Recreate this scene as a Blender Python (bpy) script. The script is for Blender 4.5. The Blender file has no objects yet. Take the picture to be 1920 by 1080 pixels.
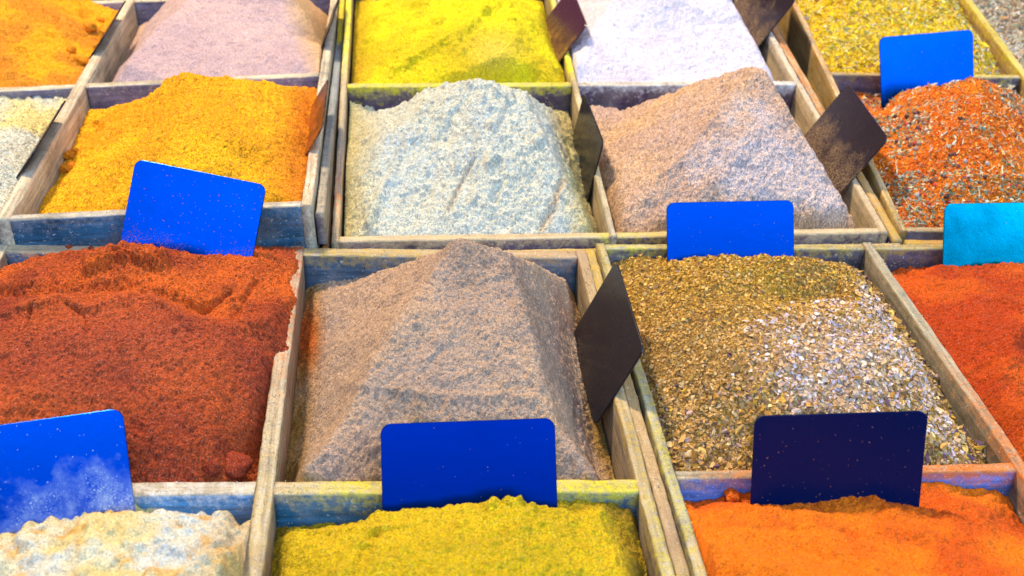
import bpy, math
import numpy as np
from mathutils import Vector, Matrix
from mathutils.geometry import delaunay_2d_cdt

SC = bpy.context.scene
COL = SC.collection
R = math.radians
rng = np.random.default_rng(7)

# ------------------------------------------------------------------ camera
FPX, PITCH, ROLL, CAMH = 2200.0, R(33), R(3), 0.5
_fw = np.array([0, math.cos(PITCH), -math.sin(PITCH)])
_rt0 = np.array([1.0, 0, 0]); _up0 = np.cross(_rt0, _fw)
C_R = _rt0 * math.cos(ROLL) + _up0 * math.sin(ROLL)
C_U = np.cross(C_R, _fw); C_F = _fw
C_O = np.array([0, 0, CAMH])
cam = bpy.data.cameras.new('camera')
cam_o = bpy.data.objects.new('camera', cam); COL.objects.link(cam_o)
cam.sensor_width = 36.0; cam.lens = 36.0 * FPX / 1920
cam.clip_start = 0.02; cam.clip_end = 60
cam_o.matrix_world = Matrix(((C_R[0], C_U[0], -C_F[0], 0), (C_R[1], C_U[1], -C_F[1], 0),
                             (C_R[2], C_U[2], -C_F[2], CAMH), (0, 0, 0, 1)))
cam.dof.use_dof = True; cam.dof.focus_distance = 0.86; cam.dof.aperture_fstop = 10.0
SC.camera = cam_o

# ------------------------------------------------------------------ light
w = bpy.data.worlds.new('World'); SC.world = w; w.use_nodes = True
w.node_tree.nodes['Background'].inputs[0].default_value = (0.55, 0.50, 0.66, 1)
w.node_tree.nodes['Background'].inputs[1].default_value = 0.26

def area(name, loc, target, size, sy, power, col):
    l = bpy.data.lights.new(name, 'AREA'); l.shape = 'RECTANGLE'; l.size = size; l.size_y = sy
    l.energy = power; l.color = col
    o = bpy.data.objects.new(name, l); COL.objects.link(o); o.location = loc
    o.rotation_euler = (Vector(target) - Vector(loc)).to_track_quat('-Z', 'Y').to_euler()
    return o
area('stall_lamp', (-1.0, 1.95, 2.3), (0, 0.85, 0), 0.30, 0.30, 155, (1.0, 0.80, 0.50))
area('warm_back_fill', (1.1, 2.3, 1.5), (0.4, 1.2, 0), 0.9, 0.6, 15, (1.0, 0.56, 0.46))  # added pink fill at the back right, no such lamp in view
area('daylight_opening', (0.8, -2.6, 3.6), (0.2, 0.85, 0), 9.0, 3.2, 540, (0.40, 0.61, 1.0))
area('overhead_fill', (0.55, 1.1, 2.7), (0.05, 0.9, 0), 1.6, 1.2, 20, (1.0, 0.84, 0.66))  # added overhead fill to lift right-facing slopes, no awning there
area('side_fill_panel', (3.9, -1.3, 2.38), (0.5, 0.9, 0), 2.6, 1.9, 95, (0.30, 0.80, 1.0))  # added unseen panel that brightens the two right-hand cards
SC.view_settings.view_transform = 'Standard'; SC.view_settings.look = 'None'
SC.view_settings.exposure = -0.20; SC.view_settings.gamma = 1.0

# ------------------------------------------------------------------ geometry of the place
def ray(x, y): return C_R * (x - 960) + C_U * (540 - y) + C_F * FPX
def hit(x, y, pl, h=0.0):
    n, d = pl; r = ray(x, y); return C_O + r * ((d + h - n @ C_O) / (n @ r))
def project(P):
    q = P - C_O; zz = q @ C_F
    return 960 + FPX * (q @ C_R) / zz, 540 - FPX * (q @ C_U) / zz
NZ = np.array([0, 0, 1.0])
PL1 = (NZ, 0.0)
_a = R(5.5); _n = np.array([0, -math.sin(_a), math.cos(_a)])
PL3 = (_n, float(_n @ hit(1149, 445, PL1)))
_n = np.array([math.tan(R(-3)), 0, 1.0]); _n /= np.linalg.norm(_n)
PL5 = (_n, float(_n @ hit(586, 384, PL1, 0.035)))
PLANES = {1: PL1, 3: PL3, 5: PL5}

def srgb(r, g, b):
    return np.array([((c / 255) / 12.92 if c / 255 < 0.04045 else ((c / 255 + 0.055) / 1.055) ** 2.4) for c in (r, g, b)])

# ------------------------------------------------------------------ noise
def vnoise(x, y, seed):
    g = np.random.default_rng(seed).random((256, 256)).astype(np.float32)
    xi = np.floor(x).astype(int); yi = np.floor(y).astype(int)
    fx = x - xi; fy = y - yi
    fx = fx * fx * (3 - 2 * fx); fy = fy * fy * (3 - 2 * fy)
    a = g[xi & 255, yi & 255]; b = g[(xi + 1) & 255, yi & 255]
    c = g[xi & 255, (yi + 1) & 255]; d = g[(xi + 1) & 255, (yi + 1) & 255]
    return (a * (1 - fx) + b * fx) * (1 - fy) + (c * (1 - fx) + d * fx) * fy - 0.5
def fbm(x, y, size, seed, octs=4, gain=0.5):
    s = 0; amp = 1; k = 1 / size; t = 0
    for i in range(octs):
        ca, sa = math.cos(i * 1.3 + seed), math.sin(i * 1.3 + seed)
        s = s + amp * vnoise((x * ca - y * sa) * k + 17 * i, (x * sa + y * ca) * k + 31 * i, seed * 7 + i)
        t += amp; amp *= gain; k *= 2
    return s / t * 2

# ------------------------------------------------------------------ object helpers
def tag(o, label, cat, group=None, kind=None):
    if label: o['label'] = label
    if cat: o['category'] = cat
    if group: o['group'] = group
    if kind: o['kind'] = kind
    return o
def link(name, me, mat, parent=None):
    o = bpy.data.objects.new(name, me); COL.objects.link(o)
    if mat: me.materials.append(mat)
    if parent is not None: o.parent = parent; o.matrix_parent_inverse = Matrix.Translation(-Vector(parent.location))
    return o
def np_mesh(name, V, F, smooth=True, attrs=()):
    me = bpy.data.meshes.new(name)
    V = np.asarray(V, np.float32); F = np.asarray(F, np.int32); k = F.shape[1]
    me.vertices.add(len(V)); me.vertices.foreach_set('co', V.ravel())
    me.loops.add(F.size); me.loops.foreach_set('vertex_index', F.ravel())
    me.polygons.add(len(F)); me.polygons.foreach_set('loop_start', np.arange(0, F.size, k, dtype=np.int32))
    me.polygons.foreach_set('loop_total', np.full(len(F), k, np.int32))
    me.polygons.foreach_set('use_smooth', np.full(len(F), smooth, bool))
    me.update(); me.validate()
    for nm, typ, arr in attrs:
        dom = 'POINT'
        a = me.attributes.new(nm, typ, dom)
        a.data.foreach_set('vector' if typ == 'FLOAT_VECTOR' else ('color' if 'COLOR' in typ else 'value'), np.asarray(arr, np.float32).ravel())
    return me

# ------------------------------------------------------------------ materials
class NT:
    def __init__(s, name):
        s.m = bpy.data.materials.new(name); s.m.use_nodes = True; s.t = s.m.node_tree
        s.b = s.t.nodes['Principled BSDF']
    def n(s, typ, **kw):
        x = s.t.nodes.new(typ)
        for k, v in kw.items():
            if k.startswith('i_'):
                x.inputs[int(k[2:]) if k[2:].isdigit() else k[2:].replace('_', ' ')].default_value = v
            else: setattr(x, k, v)
        return x
    def l(s, a, b): s.t.links.new(a, b)
    def attr(s, name): return s.n('ShaderNodeAttribute', attribute_name=name)
    def noise(s, vec, scale, detail=3, rough=0.6):
        x = s.n('ShaderNodeTexNoise', i_Scale=scale, i_Detail=detail, i_Roughness=rough)
        if vec is not None: s.l(vec, x.inputs['Vector'])
        return x.outputs['Fac']
    def ramp(s, fac, pts):
        x = s.n('ShaderNodeValToRGB'); e = x.color_ramp.elements
        while len(e) < len(pts): e.new(0.5)
        for q, (p, c) in zip(e, pts): q.position = p; q.color = (*c, 1) if len(c) == 3 else c
        s.l(fac, x.inputs[0]); return x.outputs[0]
    def mix(s, fac, a, b, blend='MIX'):
        x = s.n('ShaderNodeMix', data_type='RGBA', blend_type=blend)
        for v, i in ((fac, 0), (a, 6), (b, 7)):
            if hasattr(v, 'is_linked') or hasattr(v, 'links'): s.l(v, x.inputs[i])
            else: x.inputs[i].default_value = v if i == 0 else (*v, 1)
        return x.outputs[2]
    def math(s, op, a, b=0.0):
        x = s.n('ShaderNodeMath', operation=op)
        for v, i in ((a, 0), (b, 1)):
            if hasattr(v, 'links'): s.l(v, x.inputs[i])
            else: x.inputs[i].default_value = v
        return x.outputs[0]
    def bump(s, h, strength, dist):
        x = s.n('ShaderNodeBump', i_Strength=strength, i_Distance=dist); s.l(h, x.inputs['Height'])
        s.l(x.outputs[0], s.b.inputs['Normal'])

def powder_material(name, grain=1.0, sparkle=0.25, rough=0.95):
    q = NT(name); tc = q.n('ShaderNodeTexCoord').outputs['Object']
    base = q.attr('Col').outputs['Color']
    f1 = q.noise(tc, 900, 2, 0.7)
    c = q.mix(1.0, base, q.ramp(f1, [(0.28, (0.48,) * 3), (0.5, (1.0,) * 3), (0.72, (1.45,) * 3)]), 'MULTIPLY')
    c = q.mix(1.0, c, q.ramp(q.noise(tc, 70, 4, 0.65), [(0.3, (0.90,) * 3), (0.5, (1.0,) * 3), (0.7, (1.06,) * 3)]), 'MULTIPLY')
    f2 = q.noise(tc, 1500, 1, 0.5)
    sp = q.ramp(f2, [(0.66, (0, 0, 0)), (0.72, (1, 1, 1))])
    c2 = q.mix(q.math('MULTIPLY', sp, sparkle), c, (0.85, 0.78, 0.66))
    q.l(c2, q.b.inputs['Base Color']); q.b.inputs['Roughness'].default_value = rough
    q.b.inputs['Specular IOR Level'].default_value = 0.25
    q.bump(q.math('ADD', f1, q.math('MULTIPLY', q.noise(tc, 350, 3), 1.8)), 0.9 * grain, 0.0014)
    return q.m
M_POW = powder_material('spice_powder')
M_FINE = powder_material('fine_powder', 0.55, 0.12)

def flake_material():
    q = NT('dried_flakes'); tc = q.n('ShaderNodeTexCoord').outputs['Object']
    c = q.mix(1.0, q.attr('Col').outputs['Color'], q.ramp(q.noise(tc, 500, 3), [(0.3, (0.7,) * 3), (0.7, (1.2,) * 3)]), 'MULTIPLY')
    q.l(c, q.b.inputs['Base Color']); q.b.inputs['Roughness'].default_value = 0.7
    return q.m
M_FLAKE = flake_material()

def wood_material():
    q = NT('dusty_tray_wood'); co = q.attr('Grain').outputs['Vector']; tc = q.n('ShaderNodeTexCoord').outputs['Object']
    mp = q.n('ShaderNodeMapping'); mp.inputs['Scale'].default_value = (12, 260, 260); q.l(co, mp.inputs[0])
    gr = q.noise(mp.outputs[0], 1.0, 4, 0.65)
    g2 = q.noise(tc, 45, 4, 0.6)
    base = q.attr('Face').outputs['Color']
    c = q.mix(1.0, base, q.ramp(gr, [(0.3, (0.42,) * 3), (0.5, (0.95,) * 3), (0.72, (1.5,) * 3)]), 'MULTIPLY')
    c = q.mix(q.math('MULTIPLY', q.ramp(g2, [(0.42, (0, 0, 0)), (0.7, (1, 1, 1))]), 0.35), c, (0.30, 0.25, 0.19))
    c = q.mix(1.0, c, q.ramp(q.noise(tc, 26, 5, 0.7), [(0.3, (0.6,) * 3), (0.5, (1.0,) * 3), (0.7, (1.25,) * 3)]), 'MULTIPLY')
    du = q.attr('Dust')
    dn = q.noise(tc, 160, 4, 0.7)
    am = q.math('ADD', q.math('MULTIPLY', du.outputs['Alpha'], 1.5), q.math('SUBTRACT', q.math('MULTIPLY', dn, 3.0), 2.0))
    cl = q.n('ShaderNodeClamp'); q.l(am, cl.inputs[0]); 
    dusted = q.math('MULTIPLY', cl.outputs[0], 0.85)
    c = q.mix(dusted, c, du.outputs['Color'])
    fine = q.noise(tc, 1100, 2, 0.7)
    c = q.mix(1.0, c, q.ramp(fine, [(0.3, (0.72,) * 3), (0.7, (1.25,) * 3)]), 'MULTIPLY')
    sp = q.ramp(q.noise(tc, 420, 1), [(0.68, (0, 0, 0)), (0.72, (1, 1, 1))])
    c = q.mix(q.math('MULTIPLY', sp, 0.35), c, (0.75, 0.68, 0.55))
    q.l(c, q.b.inputs['Base Color']); q.b.inputs['Roughness'].default_value = 0.75
    q.b.inputs['Specular IOR Level'].default_value = 0.3
    q.bump(q.math('ADD', q.math('MULTIPLY', gr, 1.2), q.math('MULTIPLY', fine, 0.6)), 0.7, 0.0008)
    return q.m
M_WOOD = wood_material()

def card_material(name, col, metal, rough, dust, amount, spec=0.5, low=0.0, dens=(0.46, 0.60), specks=0.78, soft=0.0):
    """glossy lacquered price card, dusted with spice near its lower edge (attribute Up: 0 at the foot, 1 at the top)"""
    q = NT(name); tc = q.n('ShaderNodeTexCoord').outputs['Object']; up = q.attr('Up').outputs['Vector']
    sx = q.n('ShaderNodeSeparateXYZ'); q.l(up, sx.inputs[0])
    n1 = q.noise(tc, 28, 4, 0.7); n2 = q.noise(tc, 900, 2, 0.7)
    h = q.math('SUBTRACT', q.math('ADD', n1, amount - low), q.math('MULTIPLY', sx.outputs[1], 0.55))
    d = q.math('MULTIPLY', q.ramp(h, [(0.40, (0, 0, 0)), (0.62, (1, 1, 1))]), q.ramp(n2, [(dens[0], (0, 0, 0)), (dens[1], (1, 1, 1))]))
    if soft: d = q.math('MAXIMUM', d, q.math('MULTIPLY', q.ramp(h, [(0.34, (0, 0, 0)), (0.72, (1, 1, 1))]), q.math('MULTIPLY', q.ramp(q.noise(tc, 90, 6, 0.75), [(0.35, (0, 0, 0)), (0.7, (1, 1, 1))]), soft)))
    sm = q.ramp(q.noise(tc, 620, 1, 0.5), [(specks, (0, 0, 0)), (specks + .02, (1, 1, 1))])
    mk = q.math('MAXIMUM', d, q.math('MULTIPLY', sm, 0.7))
    q.l(q.mix(mk, col, dust), q.b.inputs['Base Color'])
    mm = q.math('MULTIPLY', q.math('SUBTRACT', 1.0, mk), metal); q.l(mm, q.b.inputs['Metallic'])
    rr = q.math('ADD', q.math('MULTIPLY', mk, 0.6), q.math('ADD', rough, q.math('MULTIPLY', q.noise(tc, 35, 5, 0.7), 0.14)))
    q.l(rr, q.b.inputs['Roughness']); q.b.inputs['Specular IOR Level'].default_value = spec
    q.bump(n1, 0.05, 0.002)
    return q.m

# ------------------------------------------------------------------ table
def make_table():
    me = bpy.data.meshes.new('table')
    q = NT('dark_table_boards'); tc = q.n('ShaderNodeTexCoord').outputs['Object']
    q.l(q.ramp(q.noise(tc, 30, 5), [(0.3, (0.03, 0.022, 0.015)), (0.7, (0.10, 0.07, 0.045))]), q.b.inputs['Base Color'])
    q.b.inputs['Roughness'].default_value = 0.85
    x0, x1, y0, y1, z0, z1 = -0.9, 0.95, 0.2, 1.6, -0.10, -0.062
    V = [(x, y, z) for z in (z0, z1) for y in (y0, y1) for x in (x0, x1)]
    F = [(0, 2, 3, 1), (4, 5, 7, 6), (0, 1, 5, 4), (2, 6, 7, 3), (0, 4, 6, 2), (1, 3, 7, 5)]
    me = np_mesh('table', V, F, False); o = link('table', me, q.m)
    o['kind'] = 'structure'
    return o
make_table()

# ------------------------------------------------------------------ trays
BEIGE = srgb(176, 158, 130)
TOP = {'c': srgb(172, 155, 128)}
RAILS = []
def rail(name, A, B, n, wd, dp, parent, top, front, side, dust=((0, None, 0),), lift=0.0, seed=0, dustside=0.0):
    """one board from A to B, its upper edge in the tray's plane, wd wide and dp deep; a worn edge and grain along it"""
    A = np.array(A, float); B = np.array(B, float); L = np.linalg.norm(B - A); t = (B - A) / L; s = np.cross(n, t)
    if s[1] > 0: s = -s            # s points to the viewer's side or, for depth boards, sideways
    bv = 0.0012
    hw = wd / 2
    prof = [(-hw, -dp), (-hw, -dp * .66), (-hw, -dp * .33), (-hw, -bv * 1.4), (-hw + bv * .4, -bv * .4), (-hw + bv * 1.2, 0), (-hw * .33, 0), (hw * .33, 0), (hw - bv * 1.2, 0), (hw - bv * .4, -bv * .4),
            (hw, -bv * 1.4), (hw, -dp * .33), (hw, -dp * .66), (hw, -dp)]
    N = max(8, int(L / 0.004)); K = len(prof)
    r = np.random.default_rng(100 + seed); RAILS.append((A, B, n, s, wd, lift, dust, parent))
    ts = np.linspace(0, 1, N + 1)
    V = np.zeros((N + 1, K, 3)); G = np.zeros((N + 1, K, 3)); D = np.zeros((N + 1, K, 4)); FC = np.zeros((N + 1, K, 4))
    wob = fbm(ts * L, ts * 0 + seed, 0.05, seed + 3, 3) * 0.0006
    for k, (a, h) in enumerate(prof):
        edge = 1.0 if 3 <= k <= 10 else 0.3
        j = fbm(ts * L, ts * 0 + k * 3.1, 0.006, seed + 11 + k, 3) * 0.0006 * edge
        j2 = fbm(ts * L, ts * 0 + k * 5.7, 0.010, seed + 31 + k, 3) * 0.0006 * edge
        for i in range(N + 1):
            V[i, k] = A + t * L * ts[i] + s * (a + wob[i] + j[i]) + n * (h + lift + j2[i])
        G[:, k, 0] = ts * L; G[:, k, 1] = a + seed * 0.37; G[:, k, 2] = h + seed * 0.11
    ds = sorted(dust, key=lambda q: q[0])
    tp = [q[0] for q in ds]
    cs = np.array([q[1] if q[1] is not None else (0.3, 0.25, 0.18) for q in ds]); am = np.array([q[2] for q in ds])
    for c in range(3): D[:, :, c] = np.interp(ts, tp, cs[:, c])[:, None]
    al = np.interp(ts, tp, am)
    for k in range(K):
        D[:, k, 3] = al * (1.0 if 3 <= k <= 10 else dustside)
        fcol = top if 3 < k < 10 else ((front if k <= 3 else front))
        if 3 < k < 10: fcol = top
        elif k >= 10: fcol = front
        else: fcol = side
        FC[:, k, :3] = fcol; FC[:, k, 3] = 1
    F = []
    for i in range(N):
        for k in range(K - 1):
            F.append((i * K + k, i * K + k + 1, (i + 1) * K + k + 1, (i + 1) * K + k))
    caps0 = [(k, k + 1, K - 2 - k, K - 1 - k) for k in range(K // 2 - 1)]
    for (a, b, c, d) in caps0:
        F.append((a, d, c, b)); o = N * K; F.append((o + a, o + b, o + c, o + d))
    F = np.array(F)
    if np.dot(np.cross(t, s), n) > 0: pass
    me = np_mesh(name, V.reshape(-1, 3), F, True, (('Grain', 'FLOAT_VECTOR', G), ('Dust', 'FLOAT_COLOR', D), ('Face', 'FLOAT_COLOR', FC)))
    bm_fix(me)
    return link(name, me, M_WOOD, parent)
def bm_fix(me):
    import bmesh
    bm = bmesh.new(); bm.from_mesh(me); bmesh.ops.recalc_face_normals(bm, faces=bm.faces); bm.to_mesh(me); bm.free()

class Tray:
    def __init__(s, pl, label, loc): 
        s.pl = PLANES[pl]; s.n = s.pl[0]; s.G = {}
        s.root = bpy.data.objects.new('wooden_tray', None); COL.objects.link(s.root); s.root.location = loc
        s.root.empty_display_size = 0.05
        tag(s.root, label, 'tray', 'wooden compartment trays')
    def px(s, i, j, x, y): s.G[i, j] = hit(x, y, s.pl)
    def ext(s, k, a, b, f=1.0): s.G[k] = s.G[b] + (s.G[b] - s.G[a]) * f
    def cell(s, i, j, ins=0.0055):
        # corners order (u0v0, u1v0, u0v1, u1v1); node rows: j = 0 front
        P = [s.G[i, j], s.G[i + 1, j], s.G[i, j + 1], s.G[i + 1, j + 1]]
        eu = (P[1] - P[0]); eu /= np.linalg.norm(eu); ev = (P[2] - P[0]); ev /= np.linalg.norm(ev)
        return [P[0] + ins * (eu + ev), P[1] + ins * (-eu + ev), P[2] + ins * (eu - ev), P[3] - ins * (eu + ev)]
    def bottom(s, depth, ci=(0, 1), rj=(0, 1), thick=0.006):
        i0, i1 = ci; j0, j1 = rj
        P = [s.G[i0, j0], s.G[i1, j0], s.G[i1, j1], s.G[i0, j1]]
        V = [p - s.n * depth for p in P] + [p - s.n * (depth + thick) for p in P]
        F = [(0, 1, 2, 3), (7, 6, 5, 4), (0, 4, 5, 1), (1, 5, 6, 2), (2, 6, 7, 3), (3, 7, 4, 0)]
        k = 8
        me = np_mesh('bottom_board', V, F, False, (('Grain', 'FLOAT_VECTOR', np.array(V)), ('Dust', 'FLOAT_COLOR', np.full((k, 4), .2)), ('Face', 'FLOAT_COLOR', np.tile([0.18, 0.14, 0.1, 1], (k, 1)))))
        link('bottom_board', me, M_WOOD, s.root)

WALL_SHADE_PURPLE = srgb(96, 90, 110); WALL_SHADE_BLUE = srgb(62, 88, 140); SIDE = srgb(140, 122, 98)
D_YEL = srgb(200, 185, 20); D_OCH = srgb(180, 150, 50); D_ORG = srgb(205, 110, 25); D_BEI = srgb(185, 160, 120)
D_WHT = srgb(205, 200, 195); D_RED = srgb(165, 75, 40); D_BRN = srgb(160, 130, 100); D_LIM = srgb(215, 205, 20)
GREYBLUE = srgb(125, 130, 135)

# node numbering: column i from the left, row j from the front (0) to the back
T1 = Tray(1, 'front left tray with dark red, brown, cream and yellow green powders', (-0.15, 0.53, -0.062))
T1.px(1, 2, 556, 470); T1.px(2, 2, 1091, 476); T1.px(1, 1, 496, 913); T1.px(2, 1, 1208, 909)
for j in (1, 2): T1.ext((0, j), (2, j), (1, j), 1.0)
T1.ext((0, 0), (0, 2), (0, 1)); T1.ext((1, 0), (1, 2), (1, 1)); T1.ext((2, 0), (2, 2), (2, 1))
T2 = Tray(1, 'front right tray holding bark chips, red and orange powders', (0.25, 0.56, -0.062))
T2.px(0, 2, 1127, 461); T2.px(1, 2, 1628, 461); T2.px(0, 1, 1258, 889); T2.px(1, 1, 1914, 873)
for j in (1, 2): T2.ext((2, j), (0, j), (1, j), 1.0)
for i in (0, 1, 2): T2.ext((i, 0), (i, 2), (i, 1))
T3 = Tray(3, 'middle rear tray with yellow, white, grey green and pinkish brown powders', (0.08, 0.9, -0.062))
T3.px(0, 0, 629, 447); T3.px(1, 0, 1149, 439); T3.px(2, 0, 1656, 430)
T3.px(0, 1, 645, 159); T3.px(1, 1, 1077, 156); T3.px(2, 1, 1497, 154)
for i in (0, 1, 2): T3.ext((i, 2), (i, 0), (i, 1))
T4 = Tray(3, 'right rear tray full of coarse dried herb mixtures', (0.5, 1.0, -0.062))
T4.px(0, 0, 1693, 428); T4.px(0, 1, 1549, 136); T4.px(1, 1, 1919, 142)
T4.G[1, 0] = T4.G[0, 0] + T4.G[1, 1] - T4.G[0, 1]
for j in (0, 1): T4.ext((2, j), (0, j), (1, j))
T4.px(1, 2, 1815, 0); T4.G[1, 2] = T4.G[1, 1] + (T4.G[1, 2] - T4.G[1, 1]) * 1.45
for i in (0, 2): T4.G[i, 2] = T4.G[i, 1] + T4.G[1, 2] - T4.G[1, 1]
T5 = Tray(5, 'raised left rear tray with front board in painted blue shade and golden, mauve, turmeric and beige powders', (-0.3, 0.9, -0.03))
T5.px(1, 0, 6, 407); T5.px(2, 0, 575, 379); T5.px(1, 1, 151, 159); T5.px(2, 1, 606, 137); T5.px(1, 2, 243, 0); T5.px(2, 2, 628, -12)
for j in (0, 1, 2): T5.ext((0, j), (2, j), (1, j))

def off(p, q, d, n):     # move p,q sideways by d (to the right of p->q seen from above)
    t = (q - p) / np.linalg.norm(q - p); s = np.cross(t, n); return p + s * d, q + s * d
def seg(p, q, a, b):     # trim p->q by a metres at the start and b at the end
    t = (q - p) / np.linalg.norm(q - p); return p + t * a, q - t * b

def build_tray(T, cols, rows, wside, wcross, wdiv, depth, spec, ledges=()):
    """spec: dict for board colours / dust. depth boards run full length, cross boards butt between them."""
    sd = spec.get('seed', 0)
    for c, i in enumerate(range(cols + 1)):
        wd = wdiv if 0 < i < cols else wside
        nm = 'divider' if 0 < i < cols else 'side_rail'
        A, B = T.G[i, 0], T.G[i, rows]
        A, B = seg(A, B, -wcross / 2, -wcross / 2)
        rail(nm, A, B, T.n, wd, depth, T.root, spec['top'], spec['side'], spec['side'], spec.get(('col', i), ((0, D_BEI, .35),)), 0.0008 if nm == 'divider' else 0.0, sd + c, 0.35)
    for j in range(rows + 1):
        for i in range(cols):
            wl = (wdiv if i > 0 else wside) / 2; wr = (wdiv if i + 1 < cols else wside) / 2
            A, B = seg(T.G[i, j], T.G[i + 1, j], wl, wr)
            nm = 'front_rail' if j == 0 else ('back_rail' if j == rows else 'cross_rail')
            fr = spec.get(('wall_shade', i, j), spec['wall_shade'])  # viewer-facing faces tinted blue to purple: cool light put into the colour
            # normal order: s points to the viewer -> profile's far side is k>=10
            rail(nm, A, B, T.n, wcross, depth, T.root, spec['top'], fr, spec['side'], spec.get(('row', i, j), ((0, D_BEI, .35),)), -0.0006, sd + 20 + j * 5 + i, 0.3)

W5_SHADE = srgb(34, 84, 112)  # blue of the raised tray's front: cool light painted onto the wood
build_tray(T1, 2, 2, 0.0085, 0.0125, 0.0115, 0.05, {'seed': 1, 'top': srgb(160, 148, 125), 'side': SIDE, 'wall_shade': srgb(66, 88, 108),
    ('col', 1): ((0, D_WHT, .55), (.3, D_BEI, .5), (.45, D_OCH, .5), (.62, D_BEI, .5), (.75, D_ORG, .45), (1, D_RED, .55)),
    ('col', 2): ((0, D_LIM, .6), (.35, D_YEL, .6), (.5, D_OCH, .6), (1, D_BRN, .9)),
    ('row', 0, 2): ((0, D_BEI, .6), (.6, D_RED, .6), (1, D_RED, .5)), ('row', 1, 2): ((0, D_OCH, .6), (1, D_BRN, .9)),
    ('row', 0, 1): ((0, D_WHT, .7), (1, D_WHT, .5)), ('row', 1, 1): ((0, D_BEI, .6), (.2, D_YEL, .75), (1, D_YEL, .85)),
    ('wall_shade', 0, 1): srgb(70, 130, 180), ('wall_shade', 1, 1): srgb(44, 98, 128)})
build_tray(T2, 2, 2, 0.0075, 0.0085, 0.0085, 0.05, {'seed': 61, 'top': srgb(150, 145, 125), 'side': srgb(125, 115, 95), 'wall_shade': srgb(82, 76, 88),
    ('col', 0): ((0, D_ORG, .5), (.2, D_OCH, .5), (.5, D_YEL, .5), (1, D_OCH, .6)), ('col', 1): ((0, D_ORG, .8), (.5, D_ORG, .8), (.8, D_BEI, .4), (1, D_BEI, .5)),
    ('row', 0, 1): ((0, D_BEI, .6), (.25, D_ORG, .7), (1, D_ORG, .9)), ('row', 0, 2): ((0, D_YEL, .6), (1, D_OCH, .6)), ('row', 1, 2): ((0, D_OCH, .6), (1, D_OCH, .6)),
    ('wall_shade', 0, 1): srgb(85, 120, 190)})
build_tray(T3, 2, 2, 0.0065, 0.0085, 0.006, 0.045, {'seed': 121, 'top': srgb(178, 160, 130), 'side': srgb(160, 140, 105), 'wall_shade': srgb(78, 62, 80),
    ('col', 0): ((0, D_BEI, .5), (.12, D_ORG, .5), (.3, GREYBLUE, .6), (.5, D_BEI, .5), (.65, D_LIM, .8), (1, D_LIM, .9)),
    ('col', 1): ((0, GREYBLUE, .5), (.3, D_YEL, .4), (.5, D_BEI, .5), (.55, D_LIM, .9), (1, D_LIM, .6)), ('col', 2): ((0, D_BEI, .7), (1, D_WHT, .7)),
    ('row', 0, 0): ((0, D_BEI, .8), (.9, D_BEI, .8), (1, D_YEL, .7)), ('row', 1, 0): ((0, D_YEL, .6), (.4, D_BEI, .8), (1, D_BEI, .8)),
    ('row', 0, 1): ((0, D_YEL, .8), (1, D_YEL, .8)), ('row', 1, 1): ((0, D_WHT, .6), (1, D_WHT, .8))})
build_tray(T4, 2, 2, 0.0065, 0.0065, 0.008, 0.045, {'seed': 181, 'top': srgb(180, 158, 120), 'side': srgb(150, 120, 65), 'wall_shade': srgb(100, 94, 112),
    ('col', 0): ((0, D_OCH, .5), (1, D_ORG, .4)), ('col', 1): ((0, D_YEL, .6), (1, D_YEL, .7)), ('row', 0, 1): ((0, D_OCH, .5), (1, D_YEL, .5))})
build_tray(T5, 2, 2, 0.009, 0.0095, 0.011, 0.052, {'seed': 241, 'top': srgb(182, 170, 148), 'side': srgb(176, 166, 140), 'wall_shade': srgb(100, 92, 110),
    ('wall_shade', 0, 0): W5_SHADE, ('wall_shade', 1, 0): W5_SHADE, ('col', 2): ((0, D_BEI, .5), (.2, D_ORG, .35), (.5, GREYBLUE, .4), (1, D_BEI, .5)),
    ('col', 1): ((0, D_BEI, .3), (1, D_ORG, .3)), ('row', 1, 0): ((0, GREYBLUE, .6), (1, GREYBLUE, .6))})
for T, d in ((T1, .05), (T2, .05), (T3, .045), (T4, .045), (T5, .052)): T.bottom(d, (0, 2), (0, 2))
# low outer ledges round the trays
def ledge(T, a, b, side, dist, wd, drop, dust, col=srgb(165, 142, 105), e0=0.0, e1=0.0, front=srgb(60, 60, 100)):  # front face tinted blue: cool shade put into the colour
    A, B = off(T.G[a], T.G[b], side * dist, T.n); A, B = seg(A, B, e0, e1)
    rail('ledge', A, B, T.n, wd, 0.03, T.root, col, front, SIDE, dust, -drop, 400 + len(COL.objects) % 97, .3)
ledge(T3, (0, 0), (2, 0), 1, 0.0155, 0.0085, 0.006, ((0, D_BEI, .9), (.5, D_OCH, .8), (1, D_BEI, .8)), e1=-0.012)
ledge(T3, (2, 0), (2, 2), 1, 0.0115, 0.008, 0.005, ((0, D_OCH, .7), (.5, D_ORG, .5), (1, D_ORG, .7)), e0=-0.010)
ledge(T3, (0, 0), (0, 2), -1, 0.0085, 0.006, 0.010, ((0, D_ORG, .6), (.3, D_OCH, .8), (.6, D_YEL, .9), (1, D_YEL, .9)))
ledge(T4, (0, 0), (2, 0), 1, 0.0135, 0.0085, 0.005, ((0, D_OCH, .8), (.2, D_ORG, .9), (1, D_ORG, .8)))
ledge(T2, (0, 0), (0, 2), -1, 0.0095, 0.0085, 0.003, ((0, D_OCH, .7), (.25, D_YEL, .7), (.4, D_BRN, .7), (1, D_OCH, .8)))
ledge(T5, (2, 0), (2, 2), 1, 0.0095, 0.0075, 0.010, ((0, D_BEI, .6), (.4, GREYBLUE, .7), (.8, GREYBLUE, .5), (1, D_OCH, .5)), col=srgb(120, 125, 125))

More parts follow.
